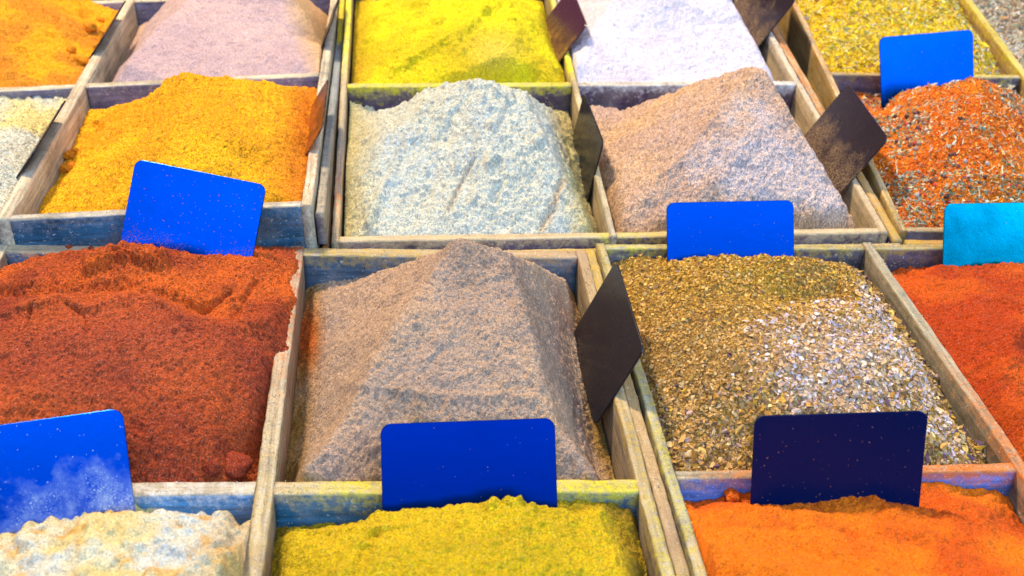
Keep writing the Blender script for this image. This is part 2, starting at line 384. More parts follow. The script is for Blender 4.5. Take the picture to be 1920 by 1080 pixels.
# ------------------------------------------------------------------ heaps of spice
DBG = []
class Heap:
    def __init__(s, tray, i, j, pts, blur=2.0, res=0.0008, ur=(0, 1), vr=(0, 1), seed=1, rough=(0.0022, 0.0012, 0.0005), edges=()):
        s.T = tray; s.n = tray.n; s.c = tray.cell(i, j); s.seed = seed
        P0, P1, P2, P3 = s.c
        W = np.linalg.norm(P1 - P0); H = np.linalg.norm(P2 - P0); s.W, s.H = W, H
        nu = int(W * (ur[1] - ur[0]) / res); nv = int(H * (vr[1] - vr[0]) / res); s.nu, s.nv = nu, nv
        q = []
        for p in pts:
            if p[0] == 'c': q.append(p[1:4])
            else: q.append(s.solve(*p))
        s.q = np.array(q)
        U = np.linspace(ur[0], ur[1], nu); Vv = np.linspace(vr[0], vr[1], nv)
        s.U, s.V = np.meshgrid(U, Vv, indexing='ij')
        h = s.interp(s.q, U, Vv)
        k = max(1.0, blur * 0.001 / res)
        h = s.gauss(h, k)
        X = s.U * W; Y = s.V * H
        s.X, s.Y = X, Y
        a, b, c = rough
        calm = np.where(s.U > 1.0, 0.35, 1.0) * np.where(s.V > 1.0, 0.5, 1.0); a = a * calm; b = b * calm
        h = h + fbm(X, Y, 0.035, seed, 4) * a + fbm(X, Y, 0.008, seed + 5, 3) * b
        r = fbm(X, Y, 0.0028, seed + 9, 2, .7); h = h + r * c * 2
        s.h = h
        s.place()
        DBG.append((tray.root['label'][:12], i, j, [tuple(round(float(z), 3) for z in w) for w in s.q]))
    def B(s, u, v):
        P0, P1, P2, P3 = s.c
        u = np.asarray(u)[..., None]; v = np.asarray(v)[..., None]
        return P0 * (1 - u) * (1 - v) + P1 * u * (1 - v) + P2 * (1 - u) * v + P3 * u * v
    def solve(s, mode, x, y, val):
        r = ray(x, y); r = r / np.linalg.norm(r)
        u, v, h, t = .5, .5, 0.0, 1.0
        if mode == 'v': v = val
        elif mode == 'u': u = val
        else: h = val
        for _ in range(14):
            f = s.B(u, v) + s.n * h - (C_O + r * t)
            du = (s.B(u + 1e-4, v) - s.B(u, v)) / 1e-4; dv = (s.B(u, v + 1e-4) - s.B(u, v)) / 1e-4
            cols = {'v': (du, s.n, -r), 'u': (dv, s.n, -r), 'h': (du, dv, -r)}[mode]
            d = np.linalg.solve(np.array(cols).T, -f)
            if mode == 'v': u += d[0]; h += d[1]
            elif mode == 'u': v += d[0]; h += d[1]
            else: u += d[0]; v += d[1]
            t += d[2]
        return (float(u), float(v), float(h))
    def interp(s, q, U, Vv):
        uv = [Vector((float(a), float(b))) for a, b, _ in q]
        for k, (a, b) in enumerate([(-.6, -.6), (1.6, -.6), (1.6, 1.6), (-.6, 1.6)]): uv.append(Vector((a, b)))
        hs = list(q[:, 2])
        for a, b in [(-.6, -.6), (1.6, -.6), (1.6, 1.6), (-.6, 1.6)]:
            d = np.hypot(q[:, 0] - a, q[:, 1] - b); hs.append(hs[int(np.argmin(d))])
        hs = np.array(hs)
        ov, oe, of, iv, ie, if_ = delaunay_2d_cdt(uv, [], [], 0, 1e-6)
        idx = [i[0] for i in iv]
        out = np.zeros((len(U), len(Vv)))
        for f in of:
            (x0, y0), (x1, y1), (x2, y2) = [tuple(ov[k]) for k in f]; h0, h1, h2 = [hs[idx[k]] for k in f]
            i0 = np.searchsorted(U, min(x0, x1, x2) - 1e-9); i1 = np.searchsorted(U, max(x0, x1, x2) + 1e-9)
            j0 = np.searchsorted(Vv, min(y0, y1, y2) - 1e-9); j1 = np.searchsorted(Vv, max(y0, y1, y2) + 1e-9)
            if i1 <= i0 or j1 <= j0: continue
            a, b = np.meshgrid(U[i0:i1], Vv[j0:j1], indexing='ij')
            D = (y1 - y2) * (x0 - x2) + (x2 - x1) * (y0 - y2)
            if abs(D) < 1e-12: continue
            l0 = ((y1 - y2) * (a - x2) + (x2 - x1) * (b - y2)) / D; l1 = ((y2 - y0) * (a - x2) + (x0 - x2) * (b - y2)) / D; l2 = 1 - l0 - l1
            m = (l0 >= -1e-6) & (l1 >= -1e-6) & (l2 >= -1e-6)
            sub = out[i0:i1, j0:j1]; sub[m] = (l0 * h0 + l1 * h1 + l2 * h2)[m]
        return out
    def gauss(s, h, k):
        n = int(k * 3) + 1; g = np.exp(-0.5 * (np.arange(-n, n + 1) / k) ** 2); g /= g.sum()
        p = np.pad(h, n, mode='edge')
        p = np.apply_along_axis(lambda m: np.convolve(m, g, 'valid'), 0, p)
        return np.apply_along_axis(lambda m: np.convolve(m, g, 'valid'), 1, p)
    def place(s):
        s.P = s.B(s.U, s.V) + s.n * s.h[..., None]
        s.px, s.py = project(s.P)
    def groove(s, pts, w, d, rag=0.3):
        """a furrow (d>0) or a raised fold (d<0) along a line over the slope, w wide, in metres"""
        sc = 3.2  # about three photo pixels to the millimetre
        dist = np.full(s.h.shape, 1e9)
        for (x0, y0), (x1, y1) in zip(pts[:-1], pts[1:]):
            L2 = (x1 - x0) ** 2 + (y1 - y0) ** 2
            t = np.clip(((s.px - x0) * (x1 - x0) + (s.py - y0) * (y1 - y0)) / L2, 0, 1)
            dist = np.minimum(dist, np.hypot(s.px - x0 - t * (x1 - x0), s.py - y0 - t * (y1 - y0)))
        dist = dist + fbm(s.X, s.Y, 0.006, s.seed + 77, 3) * rag * w * 6000
        s.h = s.h - d * np.exp(-(dist / (w * 1000 * 2.2)) ** 2); s.place(); return s
    def dent(s, x, y, rx, ry, d):
        s.h = s.h - d * np.exp(-((s.px - x) / rx) ** 2 - ((s.py - y) / ry) ** 2); s.place(); return s
    def lumps(s, n, size, amp, seed=0, region=None):
        r = np.random.default_rng(seed + 5)
        for _ in range(n):
            u, v = r.random(2)
            if region: u = region[0] + u * (region[1] - region[0]); v = region[2] + v * (region[3] - region[2])
            z = size * (.5 + r.random()); d = np.hypot(s.X - u * s.W, (s.Y - v * s.H) * (0.7 + .6 * r.random()))
            acc = np.maximum(acc, amp / size * np.sqrt(np.maximum(z * z - d * d, 0))) if _ else amp / size * np.sqrt(np.maximum(z * z - d * d, 0))
        s.h = s.h + s.gauss(acc, 1.2); s.place(); return s
    def normals(s):
        du = np.gradient(s.h, axis=0) / np.gradient(s.X, axis=0); dv = np.gradient(s.h, axis=1) / np.gradient(s.Y, axis=1)
        return du, dv
    def build(s, name, label, cat, colfn, mat=None, group='spice heaps in the trays', contrast=0.10):
        nu, nv = s.nu, s.nv
        f = fbm(s.X, s.Y, 0.05, s.seed + 40, 4); g = np.random.default_rng(s.seed).normal(0, 1, s.h.shape)
        col = colfn(s, f)                      # (nu,nv,3)
        col = col * (1 + contrast * g[..., None]); col = np.clip(col, 0, 1)
        C4 = np.concatenate([col, np.ones_like(col[..., :1])], -1)
        P = s.P
        # skirt so that the heap is a solid body standing on the tray's bottom
        ring = [(i, 0) for i in range(nu)] + [(nu - 1, j) for j in range(1, nv)] + [(i, nv - 1) for i in range(nu - 2, -1, -1)] + [(0, j) for j in range(nv - 2, 0, -1)]
        ii = np.array([a for a, b in ring]); jj = np.array([b for a, b in ring])
        uu = np.clip(s.U[ii, jj], 0, 1); vv = np.clip(s.V[ii, jj], 0, 1)
        low = s.B(uu, vv) - s.n * 0.0445
        V = np.concatenate([P.reshape(-1, 3), low]); C4 = np.concatenate([C4.reshape(-1, 4), C4[ii, jj]])
        I = np.arange(nu * nv).reshape(nu, nv)
        F = np.stack([I[:-1, :-1], I[1:, :-1], I[1:, 1:], I[:-1, 1:]], -1).reshape(-1, 4)
        top = I[ii, jj]; bot = nu * nv + np.arange(len(ring)); top2 = np.roll(top, -1); bot2 = np.roll(bot, -1)
        F = np.concatenate([F, np.stack([top, bot, bot2, top2], -1)])
        me = np_mesh(name, V, F, True, (('Col', 'FLOAT_COLOR', C4),))
        o = link(name, me, mat or M_POW)
        s.o = tag(o, label, cat, group); return s

def mixc(a, b, t): t = np.clip(t, 0, 1)[..., None]; return a * (1 - t) + b * t
def flat(c, c2=None, k=0.5):
    c = np.array(c); c2 = c * 0.8 if c2 is None else np.array(c2)
    return lambda s, f: mixc(c, c2, 0.5 + f * 1.6 * k * 2 - .15)

def prism(V2, t):
    n = len(V2); V = np.array([(x, y, t / 2) for x, y in V2] + [(x, y, -t / 2) for x, y in V2]); return V
_lat = None
def scatter(heap, kind, n, size, palette, seed, weights=None, region=None, tilt=0.6, lift=0.0, name='flake', parent=True, mask=None, stuff=True):
    """many loose bits lying on a heap, as ONE body of stuff"""
    r = np.random.default_rng(seed)
    i = r.integers(1, heap.nu - 1, n); j = r.integers(1, heap.nv - 1, n)
    if mask is not None:
        k = r.random(n) < mask(heap, i, j); i, j = i[k], j[k]; n = len(i)
    P = heap.P[i, j]
    du, dv = heap.normals(); eu = heap.c[1] - heap.c[0]; eu = eu / np.linalg.norm(eu); ev = np.cross(heap.n, eu)
    nn = heap.n - eu * du[i, j][:, None] * .7 - ev * dv[i, j][:, None] * .7 + r.normal(0, tilt * .5, (n, 3)); nn /= np.linalg.norm(nn, axis=1)[:, None]
    t = r.normal(0, 1, (n, 3)); t -= nn * (t * nn).sum(1)[:, None]; t /= np.linalg.norm(t, axis=1)[:, None]; b = np.cross(nn, t)
    sz = size[0] + (size[1] - size[0]) * r.random(n) ** 1.8
    if kind == 'chip':
        a = np.array([(-.5, -.3), (.1, -.42), (.5, -.1), (.42, .3), (-.15, .4), (-.5, .15)]); th = .10
    elif kind == 'leaf':
        a = np.array([(-.5, 0), (-.2, -.22), (.2, -.2), (.5, 0), (.2, .22), (-.2, .2)]); th = .04
    elif kind == 'strand':
        a = np.array([(-.5, -.045), (0, -.05), (.5, -.04), (.5, .04), (0, .05), (-.5, .045)]); th = .07
    if kind == 'ball':
        V0 = []; K = 6
        for la in (-60, -20, 20, 60):
            for k in range(K):
                V0.append((math.cos(R(la)) * math.cos(k * math.tau / K), math.cos(R(la)) * math.sin(k * math.tau / K), math.sin(R(la))))
        V0 = np.array(V0) * .5; F0 = []
        for l in range(3):
            for k in range(K): F0.append((l * K + k, l * K + (k + 1) % K, (l + 1) * K + (k + 1) % K, (l + 1) * K + k))
        F0 += [(18, 19, 20, 21), (18, 21, 22, 23), (3, 2, 1, 0), (5, 4, 3, 0)]
    else:
        V0 = prism(a, th); m = 6
        F0 = [(0, 1, 2, 3), (0, 3, 4, 5), (9, 8, 7, 6), (11, 10, 9, 6)] + [(k, 6 + k, 6 + (k + 1) % 6, (k + 1) % 6) for k in range(6)]
    F0 = np.array(F0); m = len(V0)
    L = V0[None] * (1 + r.normal(0, .16, (n, m, 1)))
    bend = r.normal(0, .5, n) if kind != 'ball' else np.zeros(n)
    asp = .7 + .6 * r.random(n)
    if kind == 'ball': asp = np.ones(n)
    Lx = L[..., 0]; Ly = L[..., 1] * asp[:, None]; Lz = L[..., 2] + bend[:, None] * Lx * Lx * 1.6
    V = P[:, None] + (t[:, None] * Lx[..., None] + b[:, None] * Ly[..., None] + nn[:, None] * Lz[..., None]) * sz[:, None, None] + nn[:, None] * (lift + sz * (.12 if kind != 'ball' else .25))[:, None, None]
    pal = np.array(palette); pk = r.choice(len(pal), n, p=None if weights is None else np.array(weights) / sum(weights))
    c = pal[pk] * (1 + r.normal(0, .16, (n, 1))); c = np.clip(c, 0, 1)
    C4 = np.concatenate([np.repeat(c[:, None], m, 1), np.ones((n, m, 1))], -1)
    F = (F0[None] + (np.arange(n) * m)[:, None, None]).reshape(-1, 4)
    me = np_mesh(name, V.reshape(-1, 3), F, kind == 'ball', (('Col', 'FLOAT_COLOR', C4),))
    o = link(name, me, M_FLAKE, heap.o)
    o['kind'] = 'stuff'
    return o

def lump(heap, x, y, size, col, seed, parts=True, squash=.8, name='lump'):
    """one clod of caked powder lying on its heap"""
    k = np.argmin((heap.px - x) ** 2 + (heap.py - y) ** 2); c = heap.P.reshape(-1, 3)[k]
    r = np.random.default_rng(seed); N, Mm = 40, 24
    la = np.linspace(-math.pi / 2, math.pi / 2, Mm); lo = np.linspace(0, math.tau, N, endpoint=False)
    LA, LO = np.meshgrid(la, lo, indexing='ij')
    d = np.stack([np.cos(LA) * np.cos(LO), np.cos(LA) * np.sin(LO), np.sin(LA) * squash], -1)
    ph = r.random(6) * 6
    rr = 1 + .12 * np.sin(3 * d[..., 0] + ph[0]) + .12 * np.sin(4 * d[..., 1] + ph[1]) + .08 * np.sin(7 * d[..., 2] + 5 * d[..., 0] + ph[2]) + .05 * np.sin(13 * d[..., 0] + 11 * d[..., 1] + ph[3])
    V = c + heap.n * size * .25 + d * rr[..., None] * size * .5
    I = np.arange(N * Mm).reshape(Mm, N)
    F = np.stack([I[:-1], np.roll(I[:-1], -1, 1), np.roll(I[1:], -1, 1), I[1:]], -1).reshape(-1, 4)
    C4 = np.ones((N * Mm, 4)); C4[:, :3] = col
    me = np_mesh(name, V.reshape(-1, 3), F, True, (('Col', 'FLOAT_COLOR', C4),)); 
    return link(name, me, M_POW, heap.o)

# ------------------------------------------------------------------ the heaps
V, H_, U_ = 'v', 'h', 'u'
GRP = 'spice heaps in the trays'
c_brn, c_brn2 = srgb(174, 144, 118), srgb(158, 134, 120); c_och = srgb(140, 104, 30)

def base4(a, b, c, d, *more): return [('c', 0, 0, a), ('c', 1, 0, b), ('c', 1, 1, c), ('c', 0, 1, d)] + list(more)

# brown pyramid in the middle
hb = Heap(T1, 1, 1, base4(-.043, -.043, -.036, -.036) + [
    ('c', 0, .35, -.043), ('c', 0, .7, -.040), ('c', 1, .5, -.042), ('c', .5, 1, -.012), ('c', 1, .8, -.036), ('c', .94, .2, -.042), ('c', .94, .4, -.040),
    (V, 862, 449, .60), (V, 945, 457, .60), (V, 795, 484, .72), (V, 700, 513, .82), (V, 622, 548, .90), (V, 597, 536, .99),
    (V, 1000, 490, .73), (V, 1048, 516, .86), (V, 1062, 520, .97),
    (V, 798, 530, .50), (V, 738, 610, .37), (V, 690, 700, .25), (V, 640, 790, .14), (V, 563, 892, .012),
    (V, 975, 540, .50), (V, 995, 610, .37), (V, 1018, 700, .25), (V, 1040, 790, .14), (V, 1108, 885, .015),
    (H_, 606, 580, -.024), (H_, 592, 660, -.030), (H_, 580, 760, -.036), (H_, 568, 850, -.038),
    (H_, 1060, 600, -.012), (H_, 1074, 700, -.022), (H_, 1084, 780, -.027),
    ('c', .13, 0, -.014), ('c', .5, 0, -.008), ('c', .86, 0, -.014)], blur=3.0, seed=3, rough=(.0035, .0020, .0010), res=.0007)
hb.groove([(1080, 755), (1078, 790), (1090, 830)], .0022, .005).dent(905, 500, 26, 10, .002)
hb.groove([(640, 720), (800, 742), (1000, 748)], .004, -.0022)
hb.groove([(1090, 560), (1095, 650), (1110, 740)], .003, -.003)
def f(s, z):
    c = mixc(c_brn, c_brn2, .5 + z * 1.5)
    edge = np.clip((.10 - s.U) / .07, 0, 1) + np.clip((s.U - .93) / .05, 0, 1) + np.clip((.035 - s.V) / .03, 0, .6)
    c = mixc(c, c_och, np.clip(edge + z * .8, 0, 1) * .9)
    red = np.exp(-((s.px - 575) / 22) ** 2 - ((s.py - 630) / 60) ** 2) * (s.U < .15)
    return mixc(c, srgb(170, 80, 15), red * 1.2)
hb.build('powder_heap', 'tall grey brown powder pyramid in the middle, card with painted blue sheen standing at its foot', 'spice heap', f, group=GRP, contrast=.14)

# dark red
c_dr, c_dr2 = srgb(168, 72, 22), srgb(132, 48, 20)
hr = Heap(T1, 0, 1, [('c', 0, 0, 0), ('c', .4, 0, .0), ('c', .75, 0, -.004), ('c', .93, 0, -.016), ('c', 1, 0, -.03), ('c', 1.056, 0, -.04), ('c', 1.056, .40, -.03), ('c', 1.0, .40, -.012), ('c', 1.0, .2, -.026),
    ('c', 1.0, .50, .003), ('c', 1.04, .52, .0045), ('c', 1.056, .52, -.008), ('c', 1.04, .93, .005), ('c', 1.04, .75, .0055), ('c', 1.056, .9, -.008), ('c', 1.056, .75, -.006), ('c', 1.0, .75, .008), ('c', .97, .97, .002), ('c', 1.02, 1.0, .001), ('c', .6, 1.0, .002), ('c', .75, 1.02, .0045), ('c', .85, 1.0, .003),
    ('c', 0, 1, -.012), ('c', 0, .6, .0), ('c', .12, .97, -.003), ('c', .3, 1, .0),
    (V, 8, 500, .93), (V, 60, 478, .92), (V, 135, 463, .93), (V, 235, 461, .90), (V, 292, 468, .86), (V, 306, 500, .78),
    (V, 400, 482, .90), (V, 500, 480, .92), (V, 540, 520, .85),
    (V, 40, 540, .72), (V, 130, 533, .72), (V, 200, 530, .715), (V, 300, 535, .70), (V, 385, 588, .63), (V, 460, 575, .66),
    (H_, -60, 590, .030), (H_, 0, 577, .032), (H_, 95, 556, .036), (H_, 165, 580, .034), (H_, 268, 546, .042), (H_, 335, 590, .036), (H_, 420, 612, .028), (H_, 500, 598, .020),
    (H_, 90, 640, 0.032), (H_, 250, 640, 0.040), (H_, 400, 690, 0.028), (H_, 490, 690, 0.01),
    (H_, 50, 740, 0.024), (H_, 250, 740, 0.027), (H_, 400, 770, 0.018), (H_, 470, 790, 0.0), (H_, 250, 830, 0.016), (H_, 400, 845, 0.006)], blur=2.0, seed=12, rough=(.004, .0016, .0010), ur=(0, 1.048), vr=(0, 1.03))
hr.groove([(165, 500), (235, 478), (305, 490)], .005, -.011).groove([(-20, 548), (100, 540), (200, 534), (300, 545), (385, 580)], .004, .007).groove([(380, 585), (430, 545)], .0022, .005).groove([(440, 590), (478, 525)], .003, .005).groove([(170, 500), (230, 480), (290, 490)], .004, -.004)
hr.groove([(125, 570), (158, 592), (160, 620)], .0008, .004, .2).groove([(60, 575), (50, 610)], .0008, .003, .2).groove([(0, 590), (110, 558), (165, 582), (268, 546), (335, 592)], .003, -.003)
def f(s, z):
    c = mixc(c_dr2, c_dr, .55 + z * 1.4)
    vv = np.clip((s.V - .55) / .1, 0, 1)  # back of the heap more orange: warm light put into the colour
    c = mixc(c, srgb(184, 82, 14), vv * (.3 + z))
    fr = np.exp(-((s.V - .35) / .18) ** 2) * np.exp(-((s.U - .55) / .4) ** 2)  # duller mauve front slope: cool light put into the colour
    return mixc(c, srgb(132, 56, 42), fr * .5)
hr.build('powder_heap', 'dark red powder heap spilling over the divider, hollowed behind its crest', 'spice heap', f, group=GRP, contrast=.30)
lump(hr, 446, 884, .018, srgb(136, 48, 20), 1); lump(hr, 399, 886, .011, srgb(126, 44, 20), 2); lump(hr, 128, 463, .006, srgb(140, 60, 25), 3); lump(hr, 171, 466, .004, srgb(140, 60, 25), 4)

# cream, bottom left
hc = Heap(T1, 0, 0, base4(-.01, -.02, -.022, -.015) + [
    (V, -60, 1000, .93), (V, 60, 983, .93), (V, 150, 966, .94), (V, 240, 958, .93), (V, 290, 952, .94), (V, 430, 962, .95), (V, 455, 985, .975),
    (V, 60, 1040, .78), (V, 180, 1000, .82), (V, 350, 990, .84), (V, 420, 1050, .72), (V, 250, 1060, .7), (V, 400, 1120, .6), (V, 100, 1120, .6), ('c', .5, .3, .03), ('c', .5, 0, 0), ('c', 1, .5, -.03)], blur=2.0, seed=21, rough=(.007, .0022, .0004))
hc.lumps(260, .0035, .003, 2, (0, 1, .6, 1)).lumps(22, .010, .004, 3, (0, 1, .6, 1))
hc.h = hc.h + np.abs(fbm(hc.X, hc.Y, .018, 77, 4)) * -.007; hc.place()
def f(s, z):
    c = mixc(srgb(196, 178, 124), srgb(186, 186, 176), .5 + z * 2.2); z2 = fbm(s.X, s.Y, .012, 9, 3)
    c = mixc(c, srgb(190, 140, 50), np.clip(z2 * 2.4 - .5, 0, .7))
    return mixc(c, srgb(170, 140, 80), np.clip((s.U - .86) / .1, 0, 1) * .6)
hc.build('powder_heap', 'lumpy cream white powder heap at the bottom left edge', 'spice heap', f, M_FINE, group=GRP, contrast=.05)

# yellow green, bottom centre
hy = Heap(T1, 1, 0, base4(-.02, -.03, -.022, -.03) + [
    (V, 512, 1000, .985), (V, 545, 990, .97), (V, 587, 996, .96), (V, 615, 990, .94), (V, 665, 975, .92), (V, 720, 958, .91), (V, 790, 950, .90), (V, 850, 944, .90), (V, 960, 940, .90), (V, 1040, 955, .89), (V, 1070, 962, .96), (V, 1140, 950, .985), (V, 1185, 950, .985),
    (V, 560, 1020, .88), (V, 700, 985, .84), (V, 850, 965, .85), (V, 1000, 965, .85), (V, 1110, 985, .86), (V, 1150, 1010, .82), (V, 1175, 1080, .66), (H_, 1195, 1040, -.022),
    (V, 640, 1080, .66), (V, 800, 1050, .68), (V, 950, 1050, .68), (V, 1080, 1060, .68), ('c', .5, .4, .045), ('c', .85, .4, .02), ('c', .15, .4, .02), ('c', .5, 0, 0), ('c', 0, .5, -.03), ('c', 1, .5, -.03)], blur=2.0, seed=31, rough=(.004, .0022, .0010))
hy.lumps(60, .003, .002, 4, (0, 1, .6, 1)).groove([(580, 1000), (760, 985)], .002, -.002).groove([(700, 1000), (660, 1080)], .006, .004)
hy.lumps(8, .003, .004, 9, (.55, .72, .87, .92))
def f(s, z):
    c = mixc(srgb(182, 156, 4), srgb(198, 168, 10), .5 + z * 2)
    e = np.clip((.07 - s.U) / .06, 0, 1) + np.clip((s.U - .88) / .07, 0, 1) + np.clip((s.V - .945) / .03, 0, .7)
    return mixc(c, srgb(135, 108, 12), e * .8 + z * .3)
hy.build('powder_heap', 'mustard yellow green powder heap at the bottom centre behind which a card with painted blue sheen stands', 'spice heap', f, group=GRP, contrast=.12)

# bark chips
hk = Heap(T2, 0, 1, base4(-.03, -.033, -.026, -.012) + [
    ('c', .35, 0, -.012), ('c', .7, 0, -.012), ('c', 0, .5, -.012), ('c', 0, .25, -.02),
    (U_, 1845, 858, 1), (U_, 1760, 720, 1), (U_, 1690, 610, 1), (U_, 1640, 540, 1), (V, 1600, 503, .995),
    (V, 1170, 512, .96), (V, 1230, 500, .94), (V, 1290, 487, .89), (V, 1370, 478, .82), (V, 1450, 479, .79), (V, 1520, 488, .79), (V, 1580, 512, .78),
    (V, 1340, 515, .72), (H_, 1380, 552, .028), (H_, 1440, 580, .030), (H_, 1520, 596, .031), (H_, 1600, 580, .028), (V, 1618, 545, .66),
    (V, 1480, 552, .665), (V, 1550, 556, .665), (V, 1430, 532, .70),
    (H_, 1300, 640, 0.02), (H_, 1450, 680, .034), (H_, 1600, 680, .032), (H_, 1685, 640, .026), (H_, 1500, 780, .018), (H_, 1650, 780, .017), (H_, 1732, 740, .012), (H_, 1754, 825, .0), (H_, 1320, 780, 0.004), (H_, 1230, 640, 0.004),
    (H_, 1790, 800, -.026), (H_, 1722, 670, -.018), (H_, 1660, 580, -.010)], blur=2.2, seed=41, rough=(.003, .003, .0012))
hk.dent(1490, 552, 95, 20, .005)
def f(s, z):
    c = mixc(srgb(176, 132, 38), srgb(150, 112, 55), .5 + z * 2)
    return mixc(c, srgb(175, 140, 110), np.clip(1 - np.hypot((s.px - 1560) / 210, (s.py - 690) / 130), 0, 1) * 1.3)  # paler front slope: cool light painted into the heap colour
hk.build('chip_heap', 'coarse bark chip heap with a hollow top beside the divider', 'spice heap', f, group=GRP, contrast=.25)
P_gold = [srgb(196, 150, 40), srgb(170, 122, 30), srgb(205, 165, 80), srgb(140, 100, 30)]
P_pale = [srgb(206, 180, 156), srgb(180, 146, 112), srgb(214, 198, 190), srgb(182, 144, 104), srgb(190, 172, 184), srgb(192, 160, 112)]
P_mid = [srgb(196, 150, 80), srgb(168, 122, 50), srgb(212, 178, 120), srgb(120, 90, 50), srgb(160, 130, 120), srgb(190, 150, 90)]
def _crater(x, y): return np.clip(1.6 - 1.6 * np.hypot((x - 1495) / 135, (y - 545) / 44), 0, 1)
def pale(s, i, j):  # where pale lilac chips stand in for cool light on the slope
    x, y = s.px[i, j], s.py[i, j]; z = fbm(s.X[i, j], s.Y[i, j], .02, 8, 3)
    a = np.clip(1.55 - 1.5 * np.hypot((x - 1590) / 215, (y - 690) / 150) + z * .7, 0, 1)
    ridge = np.clip(1.5 - np.abs(x - (1640 + (y - 540) * .52)) / 34, 0, 1) * (y > 525)
    strip = np.clip((s.U[i, j] - .90) / .04, 0, 1)
    return np.maximum(a, ridge) * (1 - _crater(x, y)) * (1 - strip)
def gold(s, i, j):
    x, y = s.px[i, j], s.py[i, j]
    return np.maximum(np.clip((650 - y - (x - 1250) * .16) / 90, 0, 1), _crater(x, y)) * (1 - .8 * pale(s, i, j))
def coarse(s, i, j):
    x, y = s.px[i, j], s.py[i, j]
    return np.clip(np.maximum(np.clip((y - 690) / 110, .03, 1), np.clip((s.U[i, j] - .86) / .06, 0, 1)), 0, 1) * (1 - .85 * pale(s, i, j))
def tan(s, i, j): return np.clip((s.py[i, j] - 560) / 80, .1, 1) * (1 - .8 * pale(s, i, j))
scatter(hk, 'chip', 30000, (.0010, .0030), [srgb(186, 142, 62), srgb(160, 118, 46), srgb(205, 165, 105)], 5, mask=tan, name='chips', tilt=.9)
scatter(hk, 'chip', 42000, (.0010, .0028), P_gold, 1, mask=gold, name='chips', tilt=.9)
scatter(hk, 'chip', 30000, (.0012, .0042), P_pale, 2, mask=pale, name='chips', tilt=.8)
scatter(hk, 'chip', 20000, (.0016, .0046), P_mid, 3, mask=coarse, name='chips', tilt=1.0)
scatter(hk, 'leaf', 5200, (.0035, .0085), P_mid[:4] + P_gold + [srgb(110, 84, 50), srgb(96, 70, 84)], 4, mask=coarse, name='chips', tilt=1.0)

# red, right edge
h2 = Heap(T2, 1, 1, base4(-.004, -.01, -.02, -.02) + [
    ('c', 0, .25, -.003), ('c', 0, .5, -.002), ('c', 0, .75, -.004), (V, 1690, 515, .975), (V, 1712, 513, .965), (V, 1757, 500, .93), (V, 1850, 494, .91), (V, 1950, 494, .91),
    (H_, 1820, 560, 0.008), (H_, 1950, 570, 0.014), (H_, 1900, 640, 0.02), (H_, 1870, 720, 0.014), (H_, 1930, 790, 0.018), (V, 2000, 700, .5), ('c', .6, .2, .03), ('c', .6, 0, 0), ('c', 1, .5, -.01), ('c', .2, .15, .004)], blur=2.5, seed=51, rough=(.004, .002, .0009))
h2.groove([(1880, 800), (1920, 770)], .006, -.003)
h2.build('powder_heap', 'bright red orange powder heap cut by the right edge', 'spice heap', flat(srgb(190, 78, 4), srgb(168, 56, 2), .9), group=GRP, contrast=.18)

# orange, bottom right
h3 = Heap(T2, 0, 0, base4(-.01, -.01, -.02, -.016) + [
    (V, 1303, 950, .985), (V, 1345, 938, .965), (V, 1400, 940, .94), (V, 1480, 948, .90), (V, 1600, 945, .90), (V, 1720, 944, .90), (V, 1850, 936, .94), (V, 1905, 955, .975),
    (V, 1330, 1040, .72), (V, 1420, 1010, .76), (V, 1550, 985, .80), (V, 1700, 985, .80), (V, 1850, 1000, .78), (V, 1500, 1070, .6), (V, 1700, 1070, .6), (V, 1900, 1080, .6), ('c', .5, .3, .06), ('c', .5, 0, .01), ('c', 0, .5, -.005), ('c', 1, .5, 0)], blur=3.5, seed=61, rough=(.007, .0018, .0008))
h3.groove([(1420, 1020), (1600, 1060)], .008, .003).groove([(1500, 985), (1800, 1000)], .008, -.002)
h3.build('powder_heap', 'smooth orange powder heap at the bottom right under the dark card with painted navy sheen', 'spice heap', flat(srgb(206, 104, 3), srgb(186, 76, 2), .9), M_FINE, group=GRP, contrast=.12)
lump(h3, 1372, 936, .010, srgb(205, 90, 5), 7, name='lump')

# yellow, top centre
h4 = Heap(T3, 0, 1, base4(-.02, -.012, -.03, -.03) + [
    ('c', .3, 0, -.006), ('c', .8, 0, -.006), ('c', 0, .4, -.022), ('c', 1, .5, -.02),
    (H_, 668, 100, -.02), (H_, 680, 40, -.02), (V, 700, 60, .48), (V, 715, 25, .62), (V, 760, 0, .72), (V, 900, -30, .70), (V, 1010, 30, .5), (V, 1030, 90, .25),
    (H_, 860, 50, 0.028), (H_, 800, 95, 0.012), (V, 730, 135, .10), (H_, 850, 110, 0.014), (H_, 950, 100, 0.026), (H_, 1020, 130, 0.006), (H_, 980, 30, 0.03), (H_, 900, 40, 0.032)], blur=2.5, seed=71, rough=(.0045, .0016, .0008), res=.001)
h4.groove([(740, 130), (860, 62), (930, 10)], .0035, -.005).lumps(70, .005, .004, 8)
def f(s, z):
    c = mixc(srgb(212, 194, 2), srgb(196, 170, 4), .5 + z * 1.8)
    c = mixc(c, srgb(205, 178, 60), np.exp(-((s.px - 925) / 45) ** 2 - ((s.py - 95) / 35) ** 2) * .9)
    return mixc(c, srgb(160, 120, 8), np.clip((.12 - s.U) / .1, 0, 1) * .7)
h4.build('powder_heap', 'bright lemon yellow powder heap at the top centre', 'spice heap', f, group=GRP, contrast=.12)

